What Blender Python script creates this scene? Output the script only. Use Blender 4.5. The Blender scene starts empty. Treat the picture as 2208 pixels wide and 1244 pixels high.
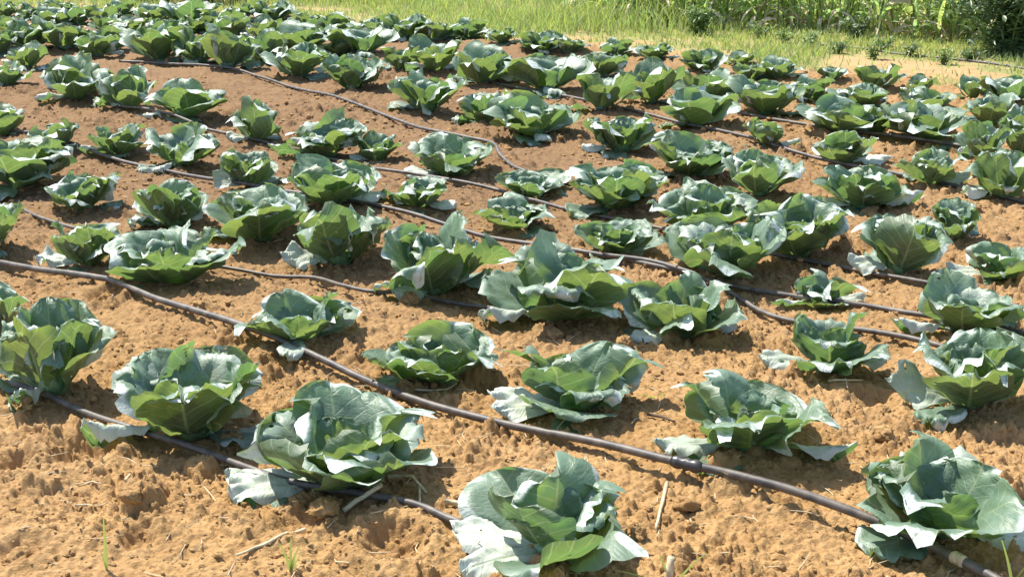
import bpy, math, random
import numpy as np
from mathutils import Vector

# ------------------------------------------------------------------ camera, sky, sun, exposure
C = bpy.context.scene.collection
SC = bpy.context.scene
CAM_H = 1.62
FPX, IW, IH, HORIZON = 2800.0, 2208.0, 1244.0, -280.0
PITCH = math.atan((IH/2 - HORIZON) / FPX)
cam = bpy.data.cameras.new('camera')
cam.sensor_width = 36.0
cam.lens = 36.0*FPX/IW
cam.clip_end = 6000.0
cam.clip_start = 0.05
camo = bpy.data.objects.new('camera', cam)
C.objects.link(camo)
camo.location = (0, 0, CAM_H)
camo.rotation_euler = (math.pi/2 - PITCH, 0, 0)
SC.camera = camo

SUN_EL, SUN_AZ = math.radians(58), math.radians(-42)      # azimuth from +Y (beyond the field), towards -X
w = bpy.data.worlds.new('World')
SC.world = w
w.use_nodes = True
wn = w.node_tree
bg = wn.nodes['Background']
sky = wn.nodes.new('ShaderNodeTexSky')
sky.sky_type = 'NISHITA'
sky.sun_disc = False
sky.sun_elevation = SUN_EL
sky.sun_rotation = SUN_AZ
wn.links.new(sky.outputs[0], bg.inputs[0])
bg.inputs[1].default_value = 0.14
sun = bpy.data.lights.new('sun', 'SUN')
sun.energy = 4.6
sun.angle = math.radians(0.5)
sun.color = (1.0, 0.95, 0.86)
suno = bpy.data.objects.new('sun', sun)
C.objects.link(suno)
sd = Vector((math.sin(SUN_AZ)*math.cos(SUN_EL), math.cos(SUN_AZ)*math.cos(SUN_EL), math.sin(SUN_EL)))
suno.rotation_euler = sd.to_track_quat('Z', 'Y').to_euler()
suno.location = sd*40
SC.view_settings.view_transform = 'Standard'
SC.view_settings.look = 'None'
SC.view_settings.exposure = 1.0
SC.view_settings.gamma = 1.0
SC.cycles.max_bounces = 7
SC.cycles.diffuse_bounces = 3
SC.cycles.glossy_bounces = 2
SC.cycles.transmission_bounces = 5

# ------------------------------------------------------------------ helpers
def ground_at(px, py, z=0.0):
    """ground point seen at a pixel of the photograph"""
    a, b = (px - IW/2)/FPX, (py - IH/2)/FPX
    fy = math.cos(PITCH) - b*math.sin(PITCH)
    fz = -math.sin(PITCH) - b*math.cos(PITCH)
    t = (z - CAM_H)/fz
    return a*t, fy*t

def metres_per_px(x, y, z=0.1):
    d = y*math.cos(PITCH) + (CAM_H - z)*math.sin(PITCH)
    return d/FPX

def hash2(ix, iy, seed):
    h = (ix.astype(np.int64)*374761393 + iy.astype(np.int64)*668265263 + seed*1442695041) & 0xFFFFFFFF
    h = ((h ^ (h >> 13))*1274126177) & 0xFFFFFFFF
    h = ((h ^ (h >> 16))*2246822519) & 0xFFFFFFFF
    h = h ^ (h >> 15)
    return (h & 0xFFFFFF)/float(0xFFFFFF)

def vnoise(x, y, seed=0):
    ix, iy = np.floor(x), np.floor(y)
    fx, fy = x - ix, y - iy
    fx = fx*fx*fx*(fx*(fx*6 - 15) + 10)
    fy = fy*fy*fy*(fy*(fy*6 - 15) + 10)
    a, b = hash2(ix, iy, seed), hash2(ix+1, iy, seed)
    c, d = hash2(ix, iy+1, seed), hash2(ix+1, iy+1, seed)
    return (a*(1-fx) + b*fx)*(1-fy) + (c*(1-fx) + d*fx)*fy - 0.5

def clods(x, y, cell, seed, keep=0.6):
    """rounded lumps, one per cell at most"""
    gx, gy = x/cell, y/cell
    ix, iy = np.floor(gx), np.floor(gy)
    out = np.zeros_like(x)
    for dx in (-1, 0, 1):
        for dy in (-1, 0, 1):
            cx, cy = ix+dx, iy+dy
            r1, r2 = hash2(cx, cy, seed), hash2(cx, cy, seed+1)
            r3, r4 = hash2(cx, cy, seed+2), hash2(cx, cy, seed+3)
            on = (hash2(cx, cy, seed+4) < keep)
            px, py = cx + 0.15 + 0.7*r1, cy + 0.15 + 0.7*r2
            rad = 0.22 + 0.34*r3
            ang = r4*6.28
            ex, ey = (gx-px), (gy-py)
            ux = ex*np.cos(ang) + ey*np.sin(ang)
            uy = (-ex*np.sin(ang) + ey*np.cos(ang))*1.35
            d2 = (ux*ux + uy*uy)/(rad*rad)
            b = np.sqrt(np.clip(1 - d2, 0, 1))*rad*(0.55 + 0.45*r2)
            out = np.maximum(out, b*on)
    return out*cell

# edge of the cultivated soil, and what lies beyond it (from points on the ground)
EDGE = [(-1500, 5), (-300, 20), (100, 24), (250, 24), (520, 30), (700, 48), (900, 66), (1080, 92), (1250, 104), (1450, 122), (1640, 142),
        (1800, 158), (1960, 176), (2208, 205), (2900, 285)]
EDGE_G = [ground_at(*p) for p in EDGE]
EX = np.array([p[0] for p in EDGE_G]); EY = np.array([p[1] for p in EDGE_G])
def beyond_edge(x, y):
    return y - np.interp(x, EX, EY)

PITS = []
for px, py, r, dp in ((45, 1005, 0.055, 0.05), (175, 975, 0.085, 0.06), (50, 1200, 0.05, 0.035), (850, 1180, 0.07, 0.05), (300, 1180, 0.04, 0.03),
                      (230, 650, 0.06, 0.04), (640, 1150, 0.05, 0.03), (1050, 830, 0.06, 0.03), (1880, 870, 0.07, 0.04)):
    PITS.append(ground_at(px, py) + (r, dp))

def soil_height(x, y, fine=True):
    x = np.asarray(x, float); y = np.asarray(y, float)
    h = 0.06*vnoise(x/0.9, y/0.9, 3) + 0.035*vnoise(x/0.33, y/0.33, 4)
    soil = np.clip(1 - beyond_edge(x, y)/0.8, 0.12, 1)
    if not fine:
        return h*soil
    m = 0.4 + 1.4*np.clip(vnoise(x/0.45, y/0.45, 9) + 0.8*vnoise(x/0.17, y/0.17, 10) + 0.32, 0, 1)
    h = h + 0.010*vnoise(x/0.11, y/0.11, 5) + 0.009*vnoise(x/0.045, y/0.045, 6)
    k = m*soil
    h = h*soil + k*(0.55*clods(x, y, 0.13, 11, 0.16) + 0.7*clods(x+3, y+1, 0.062, 21, 0.25) + 1.0*clods(x+7, y+5, 0.033, 31, 0.34)
                    + 1.2*clods(x+9, y+2, 0.017, 41, 0.6)) + soil*(0.009*vnoise(x/0.012, y/0.012, 7) + 0.011*vnoise(x/0.024, y/0.024, 8))
    for cx, cy, r, dp in PITS:
        d2 = ((x-cx)**2 + ((y-cy)*0.8)**2)/(r*r)
        h = h - dp*np.exp(-d2*d2) + 0.4*dp*np.exp(-(np.sqrt(d2)-1.5)**2*5)
    return h

def sh(x, y, fine=False):
    return float(soil_height(np.array([x]), np.array([y]), fine)[0])

def mesh_np(name, V, F, mat=None, smooth=True, uv=None, attrs=None, mats=None, mat_idx=None):
    """V (n,3), F (m,k) arrays -> mesh"""
    me = bpy.data.meshes.new(name)
    V = np.ascontiguousarray(V, dtype=np.float32); F = np.ascontiguousarray(F, dtype=np.int32)
    k = F.shape[1]
    me.vertices.add(len(V)); me.vertices.foreach_set('co', V.ravel())
    me.loops.add(F.size); me.loops.foreach_set('vertex_index', F.ravel())
    me.polygons.add(len(F))
    me.polygons.foreach_set('loop_start', np.arange(0, F.size, k, dtype=np.int32))
    me.polygons.foreach_set('use_smooth', np.full(len(F), smooth))
    if uv is not None:
        if uv.shape[1] == 3:
            attrs = dict(attrs or {}, rim=uv[:, 2]); uv = uv[:, :2]
        l = me.uv_layers.new(name='UVMap')
        l.data.foreach_set('uv', np.ascontiguousarray(uv[F.ravel()], dtype=np.float32).ravel())
    for an, av in (attrs or {}).items():
        a = me.attributes.new(an, 'FLOAT', 'POINT')
        a.data.foreach_set('value', np.ascontiguousarray(av, dtype=np.float32))
    for m in (mats or ([mat] if mat else [])):
        me.materials.append(m)
    if mat_idx is not None:
        me.polygons.foreach_set('material_index', np.ascontiguousarray(mat_idx, dtype=np.int32))
    me.update(calc_edges=True)
    return me

def link(name, me, parent=None):
    o = bpy.data.objects.new(name, me)
    C.objects.link(o)
    if parent: o.parent = parent
    return o

def tag(o, label=None, cat=None, group=None, kind=None):
    if label: o['label'] = label
    if cat: o['category'] = cat
    if group: o['group'] = group
    if kind: o['kind'] = kind
    return o

def thing(name, label, cat, loc, group=None):
    o = bpy.data.objects.new(name, None)
    o.empty_display_size = 0.1
    C.objects.link(o); o.location = loc
    return tag(o, label, cat, group)

class Geo:
    """collects vertex/face blocks into one mesh"""
    def __init__(s): s.V, s.F, s.U, s.T, s.n = [], [], [], [], 0
    def add(s, V, F, uv=None, tone=0.5):
        s.V.append(V); s.F.append(F + s.n); s.n += len(V)
        s.U.append(uv if uv is not None else np.zeros((len(V), 2)))
        s.T.append(np.full(len(V), tone) if np.isscalar(tone) else tone)
    def mesh(s, name, mat, smooth=True):
        return mesh_np(name, np.concatenate(s.V), np.concatenate(s.F), mat, smooth, np.concatenate(s.U), {'tone': np.concatenate(s.T)})

def tube(pts, radii, n=8, cap=True):
    P = np.asarray(pts, float); m = len(P)
    R = np.full(m, radii) if np.isscalar(radii) else np.asarray(radii, float)
    T = np.gradient(P, axis=0); T /= np.linalg.norm(T, axis=1)[:, None] + 1e-9
    up = np.array([0, 0, 1.0])
    V, a = [], np.linspace(0, 2*math.pi, n, endpoint=False)
    for i in range(m):
        ref = up if abs(T[i][2]) < 0.95 else np.array([1.0, 0, 0])
        s = np.cross(T[i], ref); s /= np.linalg.norm(s); b = np.cross(s, T[i])
        V.append(P[i] + R[i]*(np.cos(a)[:, None]*s + np.sin(a)[:, None]*b))
    V = np.concatenate(V)
    F = []
    for i in range(m-1):
        for j in range(n):
            k = (j+1) % n
            F.append((i*n+j, i*n+k, (i+1)*n+k, (i+1)*n+j))
    if cap:
        for base, c in ((0, P[0]), ((m-1)*n, P[-1])):
            V = np.vstack([V, c[None]]); ci = len(V)-1
            for j in range(0, n, 2):
                F.append((base+j, base+(j+1) % n, base+(j+2) % n, ci))
    return V, np.array(F)

def smooth_path(pts, step):
    """Catmull-Rom through pts, resampled"""
    P = np.asarray(pts, float)
    P = np.vstack([2*P[0]-P[1], P, 2*P[-1]-P[-2]])
    out = []
    for i in range(1, len(P)-2):
        n = max(2, int(np.linalg.norm(P[i+1]-P[i])/step))
        for t in np.linspace(0, 1, n, endpoint=False):
            a, b, c, d = P[i-1], P[i], P[i+1], P[i+2]
            out.append(0.5*((2*b) + (c-a)*t + (2*a-5*b+4*c-d)*t*t + (3*b-a-3*c+d)*t**3))
    out.append(P[-2])
    return np.array(out)

# ------------------------------------------------------------------ materials
class NT:
    def __init__(s, name):
        s.m = bpy.data.materials.new(name); s.m.use_nodes = True
        s.t = s.m.node_tree; s.t.nodes.clear()
        s.out = s.t.nodes.new('ShaderNodeOutputMaterial')
    def n(s, kind, ins=None, **kw):
        nd = s.t.nodes.new(kind)
        for k, v in kw.items(): setattr(nd, k, v)
        for k, v in (ins or {}).items(): s.put(nd.inputs[k], v)
        return nd
    def put(s, sock, v):
        if hasattr(v, 'is_output') or hasattr(v, 'links'): s.t.links.new(v, sock)
        else: sock.default_value = v
    def math(s, op, a, b=0.0, c=None, clamp=False):
        nd = s.n('ShaderNodeMath', {0: a, 1: b}, operation=op, use_clamp=clamp)
        if c is not None: s.put(nd.inputs[2], c)
        return nd.outputs[0]
    def ramp(s, v, a, b, c=0.0, d=1.0):
        nd = s.n('ShaderNodeMapRange', {0: v, 1: a, 2: b, 3: c, 4: d}, interpolation_type='SMOOTHSTEP')
        return nd.outputs[0]
    def mix(s, f, a, b, blend='MIX'):
        nd = s.n('ShaderNodeMix', data_type='RGBA', blend_type=blend)
        s.put(nd.inputs[0], f); s.put(nd.inputs[6], a); s.put(nd.inputs[7], b)
        return nd.outputs[2]
    def noise(s, vec, scale, detail=4, rough=0.55):
        nd = s.n('ShaderNodeTexNoise', {'Scale': scale, 'Detail': detail, 'Roughness': rough})
        if vec is not None: s.put(nd.inputs['Vector'], vec)
        return nd.outputs[0]

def col(r, g, b): return (r, g, b, 1.0)

def leaf_material(name, top, top2, under, trans, vein, rough, tfac, veiny=True):
    k = NT(name)
    tc = k.n('ShaderNodeTexCoord')
    at = k.n('ShaderNodeAttribute', attribute_name='tone').outputs['Fac']
    back = k.n('ShaderNodeNewGeometry').outputs['Backfacing']
    obj = tc.outputs['Object']
    n1 = k.noise(obj, 14.0, 3)
    n2 = k.noise(obj, 60.0, 4)
    mixf = k.ramp(k.math('ADD', k.math('MULTIPLY', n1, 0.7), k.math('MULTIPLY', at, 0.6)), 0.35, 0.95)
    c = k.mix(mixf, top, top2)
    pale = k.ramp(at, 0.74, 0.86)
    if veiny: c = k.mix(pale, c, col(0.56, 0.59, 0.49))     # waxy drooping and bent-over leaves, colour whitened to stand in for sun glare
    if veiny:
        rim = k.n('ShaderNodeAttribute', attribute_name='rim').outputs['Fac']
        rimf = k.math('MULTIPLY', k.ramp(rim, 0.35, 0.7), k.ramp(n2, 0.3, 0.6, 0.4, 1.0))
        c = k.mix(rimf, c, col(0.60, 0.64, 0.58))   # powdery margin, painted whiter on folds as blown-out sun highlight
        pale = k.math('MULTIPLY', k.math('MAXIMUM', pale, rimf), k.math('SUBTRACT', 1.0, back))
        c = k.mix(k.ramp(k.noise(obj, 9.0, 5, 0.7), 0.56, 0.72, 0.0, 0.3), c, col(0.30, 0.25, 0.16))                        # soil dust
    c = k.mix(back, c, under)
    if name == 'grass_blade': c = k.mix(k.ramp(at, 0.66, 0.92), c, col(0.55, 0.46, 0.24))     # dry blades
    c = k.mix(k.ramp(n2, 0.35, 0.75, 0.0, 0.25), c, col(0.16, 0.22, 0.12))
    tcol = k.mix(mixf, trans, col(trans[0]*0.55, trans[1]*0.85, trans[2]*1.1))
    nrm = None
    if veiny:
        sep = k.n('ShaderNodeSeparateXYZ', {0: tc.outputs['UV']})
        xs = k.math('MULTIPLY', k.math('SUBTRACT', sep.outputs[0], 0.5), 1.4)
        t = sep.outputs[1]
        ax = k.math('ABSOLUTE', xs)
        wid = k.math('MULTIPLY_ADD', t, -0.026, 0.034)
        mid = k.ramp(k.math('DIVIDE', ax, wid), 0.25, 1.0, 1.0, 0.0)
        sgn = k.math('SIGN', xs)
        q = k.math('SUBTRACT', t, k.math('MULTIPLY', ax, 1.15))
        q = k.math('ADD', q, k.math('MULTIPLY', k.math('MULTIPLY', ax, ax), 0.9))
        q = k.math('ADD', q, k.math('MULTIPLY', sgn, 0.045))
        q = k.math('ADD', q, k.math('MULTIPLY', n1, 0.07))
        fr = k.math('FRACT', k.math('MULTIPLY', q, 5.6))
        d = k.math('ABSOLUTE', k.math('SUBTRACT', fr, 0.5))
        wl = k.ramp(ax, 0.0, 0.4, 0.085, 0.045)
        lat = k.ramp(k.math('DIVIDE', d, wl), 0.2, 1.0, 0.8, 0.0)
        vor = k.n('ShaderNodeTexVoronoi', {'Vector': tc.outputs['UV'], 'Scale': 17.0}, feature='DISTANCE_TO_EDGE').outputs[0]
        net = k.ramp(vor, 0.0, 0.06, 0.28, 0.0)
        v = k.math('MAXIMUM', mid, k.math('MAXIMUM', lat, net))
        c = k.mix(k.math('MULTIPLY', v, k.math('MULTIPLY_ADD', back, 0.3, 0.5)), c, vein)
        tcol = k.mix(k.math('MULTIPLY', v, 0.6), tcol, col(0.42, 0.46, 0.18))
        hgt = k.math('ADD', k.math('MULTIPLY', v, -0.7), k.math('ADD', k.math('MULTIPLY', k.noise(obj, 45, 3), 0.9), k.math('MULTIPLY', vor, 0.8)))
        nrm = k.n('ShaderNodeBump', {'Strength': 0.3, 'Distance': 0.005, 'Height': hgt}).outputs[0]
    nrm0 = nrm if nrm else k.n('ShaderNodeNewGeometry').outputs['Normal']
    p = k.n('ShaderNodeBsdfPrincipled', {'Base Color': c, 'Roughness': k.ramp(n2, 0.3, 0.7, rough-0.06, rough+0.1), 'Specular IOR Level': 0.35 if veiny else 0.5,
                                        'Coat Weight': 0.7 if veiny else 0.0, 'Coat Roughness': 0.48, 'Coat IOR': 1.7, 'Coat Normal': nrm0})
    tr = k.n('ShaderNodeBsdfTranslucent', {'Color': tcol})
    if nrm: k.put(p.inputs['Normal'], nrm)
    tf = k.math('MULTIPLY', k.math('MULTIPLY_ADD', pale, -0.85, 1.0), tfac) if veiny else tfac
    mx = k.n('ShaderNodeMixShader', {0: tf, 1: p.outputs[0], 2: tr.outputs[0]})
    if veiny:                                                   # holes eaten by insects
        vh = k.n('ShaderNodeTexVoronoi', {'Vector': k.n('ShaderNodeVectorMath', {0: tc.outputs['UV'], 1: k.n('ShaderNodeObjectInfo').outputs['Random']}, operation='ADD').outputs[0], 'Scale': 17.0})
        cell = k.n('ShaderNodeSeparateColor', {0: vh.outputs['Color']})
        hole = k.math('MULTIPLY', k.math('GREATER_THAN', cell.outputs[0], 0.955), k.math('LESS_THAN', vh.outputs['Distance'], k.math('MULTIPLY', cell.outputs[1], 0.3)))
        tp = k.n('ShaderNodeBsdfTransparent')
        mx = k.n('ShaderNodeMixShader', {0: hole, 1: mx.outputs[0], 2: tp.outputs[0]})
    k.t.links.new(mx.outputs[0], k.out.inputs[0])
    return k.m

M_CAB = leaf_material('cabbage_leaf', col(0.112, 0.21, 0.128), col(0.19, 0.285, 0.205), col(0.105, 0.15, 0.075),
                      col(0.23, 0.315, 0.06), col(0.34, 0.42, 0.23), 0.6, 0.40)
M_HEART = leaf_material('cabbage_heart', col(0.11, 0.24, 0.08), col(0.14, 0.27, 0.12), col(0.14, 0.25, 0.1),
                        col(0.2, 0.34, 0.06), col(0.3, 0.4, 0.22), 0.42, 0.2)
M_GRASS = leaf_material('grass_blade', col(0.25, 0.30, 0.085), col(0.40, 0.41, 0.18), col(0.26, 0.31, 0.09),
                      col(0.55, 0.6, 0.12), col(0.2, 0.3, 0.1), 0.5, 0.4, False)
M_MAIZE = leaf_material('maize_leaf', col(0.28, 0.38, 0.085), col(0.50, 0.53, 0.25), col(0.28, 0.38, 0.11),
                      col(0.62, 0.70, 0.18), col(0.2, 0.3, 0.1), 0.40, 0.58, False)
M_BUSH = leaf_material('bush_leaf', col(0.055, 0.105, 0.035), col(0.11, 0.16, 0.065), col(0.07, 0.13, 0.045),
                       col(0.2, 0.28, 0.06), col(0.2, 0.3, 0.1), 0.42, 0.25, False)
M_WEED = leaf_material('weed_leaf', col(0.10, 0.17, 0.04), col(0.18, 0.25, 0.08), col(0.12, 0.19, 0.05),
                       col(0.30, 0.40, 0.07), col(0.2, 0.3, 0.1), 0.5, 0.3, False)

def plain_material(name, a, b, scale, rough, bump=0.3, dist=0.003, spec=0.3):
    k = NT(name)
    obj = k.n('ShaderNodeTexCoord').outputs['Object']
    c = k.mix(k.ramp(k.noise(obj, scale, 5), 0.3, 0.7), a, b)
    bm = k.n('ShaderNodeBump', {'Strength': bump, 'Distance': dist, 'Height': k.noise(obj, scale*3, 4)})
    p = k.n('ShaderNodeBsdfPrincipled', {'Base Color': c, 'Roughness': rough, 'Specular IOR Level': spec, 'Normal': bm.outputs[0]})
    k.t.links.new(p.outputs[0], k.out.inputs[0])
    return k.m

M_HOSE = plain_material('hose_plastic', col(0.045, 0.04, 0.037), col(0.14, 0.115, 0.09), 22, 0.55, 0.3, 0.002, 0.5)
M_HOSE_CLIP = plain_material('hose_coupling', col(0.03, 0.03, 0.03), col(0.06, 0.055, 0.05), 40, 0.35, 0.2, 0.002, 0.5)
M_STRAW = plain_material('dry_straw', col(0.42, 0.32, 0.18), col(0.62, 0.52, 0.34), 60, 0.75)
M_DEAD = plain_material('dry_leaf', col(0.38, 0.28, 0.16), col(0.60, 0.50, 0.36), 30, 0.7)
M_STEM = plain_material('green_stem', col(0.10, 0.15, 0.05), col(0.18, 0.2, 0.08), 30, 0.6)
M_WOOD = plain_material('dead_wood', col(0.10, 0.075, 0.05), col(0.2, 0.15, 0.1), 25, 0.85)

def soil_colour(k, vec):
    big = k.noise(vec, 1.1, 3); mid = k.noise(vec, 7.0, 5, 0.65); fin = k.noise(vec, 55.0, 5, 0.7); gr = k.noise(vec, 190.0, 3, 0.7)
    c = k.mix(k.ramp(mid, 0.32, 0.68), col(0.30, 0.171, 0.066), col(0.43, 0.264, 0.110))
    c = k.mix(k.ramp(big, 0.42, 0.62, 0.0, 0.45), c, col(0.42, 0.262, 0.125))
    c = k.mix(k.ramp(fin, 0.5, 0.72, 0.0, 0.55), c, col(0.50, 0.335, 0.18))
    c = k.mix(k.ramp(fin, 0.47, 0.28, 0.0, 0.5), c, col(0.22, 0.105, 0.042))
    c = k.mix(k.ramp(gr, 0.55, 0.72, 0.0, 0.35), c, col(0.47, 0.33, 0.18))
    return c, fin, gr

def soil_material(name, verge):
    k = NT(name)
    pos = k.n('ShaderNodeNewGeometry').outputs['Position']
    c, fin, gr = soil_colour(k, pos)
    if verge:
        g = k.n('ShaderNodeAttribute', attribute_name='verge').outputs['Fac']
        gc = k.mix(k.ramp(k.noise(pos, 3.0, 4), 0.35, 0.65), col(0.17, 0.19, 0.05), col(0.30, 0.25, 0.10))
        c = k.mix(k.ramp(k.math('ADD', g, k.math('MULTIPLY', k.math('SUBTRACT', fin, 0.5), 0.5)), 0.4, 0.6), c, gc)
        c = k.mix(k.math('MULTIPLY', k.n('ShaderNodeAttribute', attribute_name='track').outputs['Fac'], 0.6), c, k.mix(0.3, c, col(0.62, 0.46, 0.27)))
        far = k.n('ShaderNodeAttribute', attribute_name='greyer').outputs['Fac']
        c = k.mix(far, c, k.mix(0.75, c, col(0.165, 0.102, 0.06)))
    h = k.math('ADD', k.math('MULTIPLY', fin, 1.0), k.math('MULTIPLY', gr, 0.35))
    bm = k.n('ShaderNodeBump', {'Strength': 0.9, 'Distance': 0.012, 'Height': h})
    p = k.n('ShaderNodeBsdfPrincipled', {'Base Color': c, 'Roughness': 0.95, 'Specular IOR Level': 0.1, 'Normal': bm.outputs[0]})
    k.t.links.new(p.outputs[0], k.out.inputs[0])
    return k.m
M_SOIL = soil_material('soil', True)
M_CLOD = soil_material('soil_clod', False)

# ------------------------------------------------------------------ ground: one sheet to the horizon, finest near the camera
def build_ground():
    half = math.radians(33)
    a_in = np.linspace(-half, half, 1050)
    a_out = np.linspace(half, 2*math.pi-half, 70)[1:]
    ang = np.concatenate([a_in, a_out])                       # closed ring: the last column meets the first
    r = np.concatenate([np.linspace(0.25, 1.75, 10)[:-1], np.geomspace(1.75, 11, 1180), np.geomspace(11, 24, 130)[1:], np.geomspace(24, 4500, 40)[1:]])
    R, A = np.meshgrid(r, ang, indexing='ij')
    X, Y = R*np.sin(A), R*np.cos(A)
    x, y = X.ravel(), Y.ravel()
    h = soil_height(x, y)
    h = h*np.clip((40 - np.hypot(x, y))/15, 0, 1)
    nr, na = len(r), len(ang)
    i, j = np.meshgrid(np.arange(nr-1), np.arange(na-1), indexing='ij')
    i, j = i.ravel(), j.ravel()
    F = np.stack([i*na+j, (i+1)*na+j, (i+1)*na+j+1, i*na+j+1], 1)[:, ::-1]
    V = np.stack([x, y, h], 1)
    V = np.vstack([V, [[0, 0, 0]]])
    be = beyond_edge(x, y)
    patch = vnoise(x/0.8, y/0.5, 55) + 0.6*vnoise(x/0.25, y/0.25, 56)
    # the bare track at the far corner of the field
    track = np.exp(-((be - 0.95 + 0.25*vnoise(x/0.9, y/0.5, 58))/0.5)**2)*np.clip((x-1.6)/2.2, 0, 1)
    verge = np.clip(be*0.9 + 0.3 + patch*1.9 - 0.75*track, 0, 1)
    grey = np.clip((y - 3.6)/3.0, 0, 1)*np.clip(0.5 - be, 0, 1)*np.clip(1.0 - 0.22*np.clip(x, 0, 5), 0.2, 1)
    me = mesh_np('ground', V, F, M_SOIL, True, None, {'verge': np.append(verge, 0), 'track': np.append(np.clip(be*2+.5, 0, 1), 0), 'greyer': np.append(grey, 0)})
    o = link('ground', me)
    tag(o, 'orange brown cultivated soil running into a grassy verge', 'ground', kind='structure')
build_ground()

# ------------------------------------------------------------------ soil crumbs and larger clods
def lump(rng, sub=1):
    """irregular angular lump of radius about 1"""
    n_u, n_v = (7, 5) if sub == 1 else (36, 24)
    V, F = [], []
    ax = rng.uniform(0.7, 1.3, 3)
    cuts = rng.normal(size=(9, 3)); cuts /= np.linalg.norm(cuts, axis=1)[:, None]
    dd = rng.uniform(0.62, 0.95, 9)
    th = np.linspace(0.05, math.pi-0.05, n_v); ph = np.linspace(0, 2*math.pi, n_u, endpoint=False)
    T, P = np.meshgrid(th, ph, indexing='ij')
    D = np.stack([np.sin(T)*np.cos(P), np.sin(T)*np.sin(P), np.cos(T)], -1).reshape(-1, 3)
    rad = np.ones(len(D))
    for c, d in zip(cuts, dd):
        q = D@c
        rad = np.minimum(rad, np.where(q > 0.05, d/np.maximum(q, 0.05), 9))
    if sub == 1: rad *= 1 + 0.10*rng.normal(size=len(D))
    else:
        o1 = rng.uniform(0, 50)
        rad *= 1 + 0.38*vnoise(D[:, 0]*2.2+o1+D[:, 2]*1.7, D[:, 1]*2.2-D[:, 2]*1.3, 91) + 0.28*vnoise(D[:, 0]*5+o1-D[:, 2]*4, D[:, 1]*5+D[:, 2]*3.4, 92) + 0.05*rng.normal(size=len(D))
    V = D*rad[:, None]*ax
    F = [(i*n_u+j, (i+1)*n_u+j, (i+1)*n_u+(j+1) % n_u, i*n_u+(j+1) % n_u) for i in range(n_v-1) for j in range(n_u)]
    a, b = len(V), len(V)+1
    V = np.vstack([V, V[:n_u].mean(0), V[-n_u:].mean(0)])
    for j in range(0, n_u-1, 2):
        F.append((a, j, j+1, (j+2) % n_u)); k = (n_v-1)*n_u
        F.append((b, k+(j+2) % n_u, k+j+1, k+j))
    return V, np.array(F)

def build_crumbs():
    rng = np.random.default_rng(5)
    protos = [lump(rng) for _ in range(10)]
    g = Geo()
    N = 22000
    r = np.exp(rng.uniform(math.log(1.9), math.log(11), N)); a = rng.uniform(-0.47, 0.47, N)
    x, y = r*np.sin(a), r*np.cos(a)
    dens = vnoise(x/0.4, y/0.4, 77) + 0.5
    ok = (rng.uniform(size=N) < 0.25 + dens) & (beyond_edge(x, y) < 0.2)
    x, y = x[ok], y[ok]
    z = soil_height(x, y)
    s = np.clip(rng.lognormal(math.log(0.0048), 0.5, len(x)), 0.0025, 0.016)*np.clip(np.hypot(x, y)/4, 0.85, 1.9)
    for i in range(len(x)):
        V, F = protos[i % 10]
        c, sn = math.cos(i*2.4), math.sin(i*2.4)
        W = V*s[i]*[1, 1, 0.65]
        W = np.stack([W[:, 0]*c - W[:, 1]*sn, W[:, 0]*sn + W[:, 1]*c, W[:, 2]], 1)
        g.add(W + [x[i], y[i], z[i] + 0.12*s[i]], F)
    o = link('soil_crumbs', g.mesh('soil_crumbs', M_CLOD, False))
    tag(o, 'loose crumbs of dry orange soil strewn between the cabbages', 'soil', kind='stuff')
build_crumbs()

CLODS = [  # x, y, width in the photograph's pixels, label
    (1485, 1092, 52, 'angular orange clod standing just below the hose coupling'),
    (1490, 1128, 34, 'small flat clod under the angular one below the coupling'),
    (1200, 718, 36, 'upright clod in the shade in front of the hose-ringed cabbage'),
    (1345, 748, 40, 'round clod beside the pale curled leaf scraps in mid field'),
    (1905, 955, 48, 'long flat clod on bare soil above the bottom corner cabbage'),
    (1900, 895, 38, 'lumpy clod at the foot of the twin-leaved edge cabbage'),
    (2120, 925, 36, 'clod at the edge above the chalky round leaves'),
    (50, 1200, 60, 'big dark clod lowest on the open soil'),
    (290, 1125, 46, 'crumbly clod in the middle of the open soil'),
    (1370, 1150, 56, 'rounded clod close beside the lowest cabbage'),
    (225, 645, 38, 'dark clod tucked under the second hose'),
    (885, 660, 46, 'steep clod where the sagging hose dives under soil'),
    (430, 680, 34, 'upright clod below the wide cabbage above the second hose'),
    (830, 1200, 64, 'broad clod beside the pit by the lowest cabbage'),
    (2000, 880, 32, 'pointed clod between the two edge cabbages'),
    (700, 1130, 60, 'rough clod under the cut straw end'),
    (2195, 325, 22, 'pale clod beside far cabbages at the field edge'),
    (610, 735, 30, 'clod in front of the small cabbage above the second hose'),
]
for i, (px, py, wd, lab) in enumerate(CLODS):
    rng = np.random.default_rng(300+i)
    x, y = ground_at(px, py)
    V, F = lump(rng, 2)
    s = wd*metres_per_px(x, y, 0)*0.5
    V = V*np.array([s, s, s*0.75])
    o = link('soil_clod', mesh_np('soil_clod', V, F, M_CLOD, True))
    o.location = (x, y, sh(x, y, True) + s*0.25)
    tag(o, lab, 'clod', 'large clods on the soil')

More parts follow.
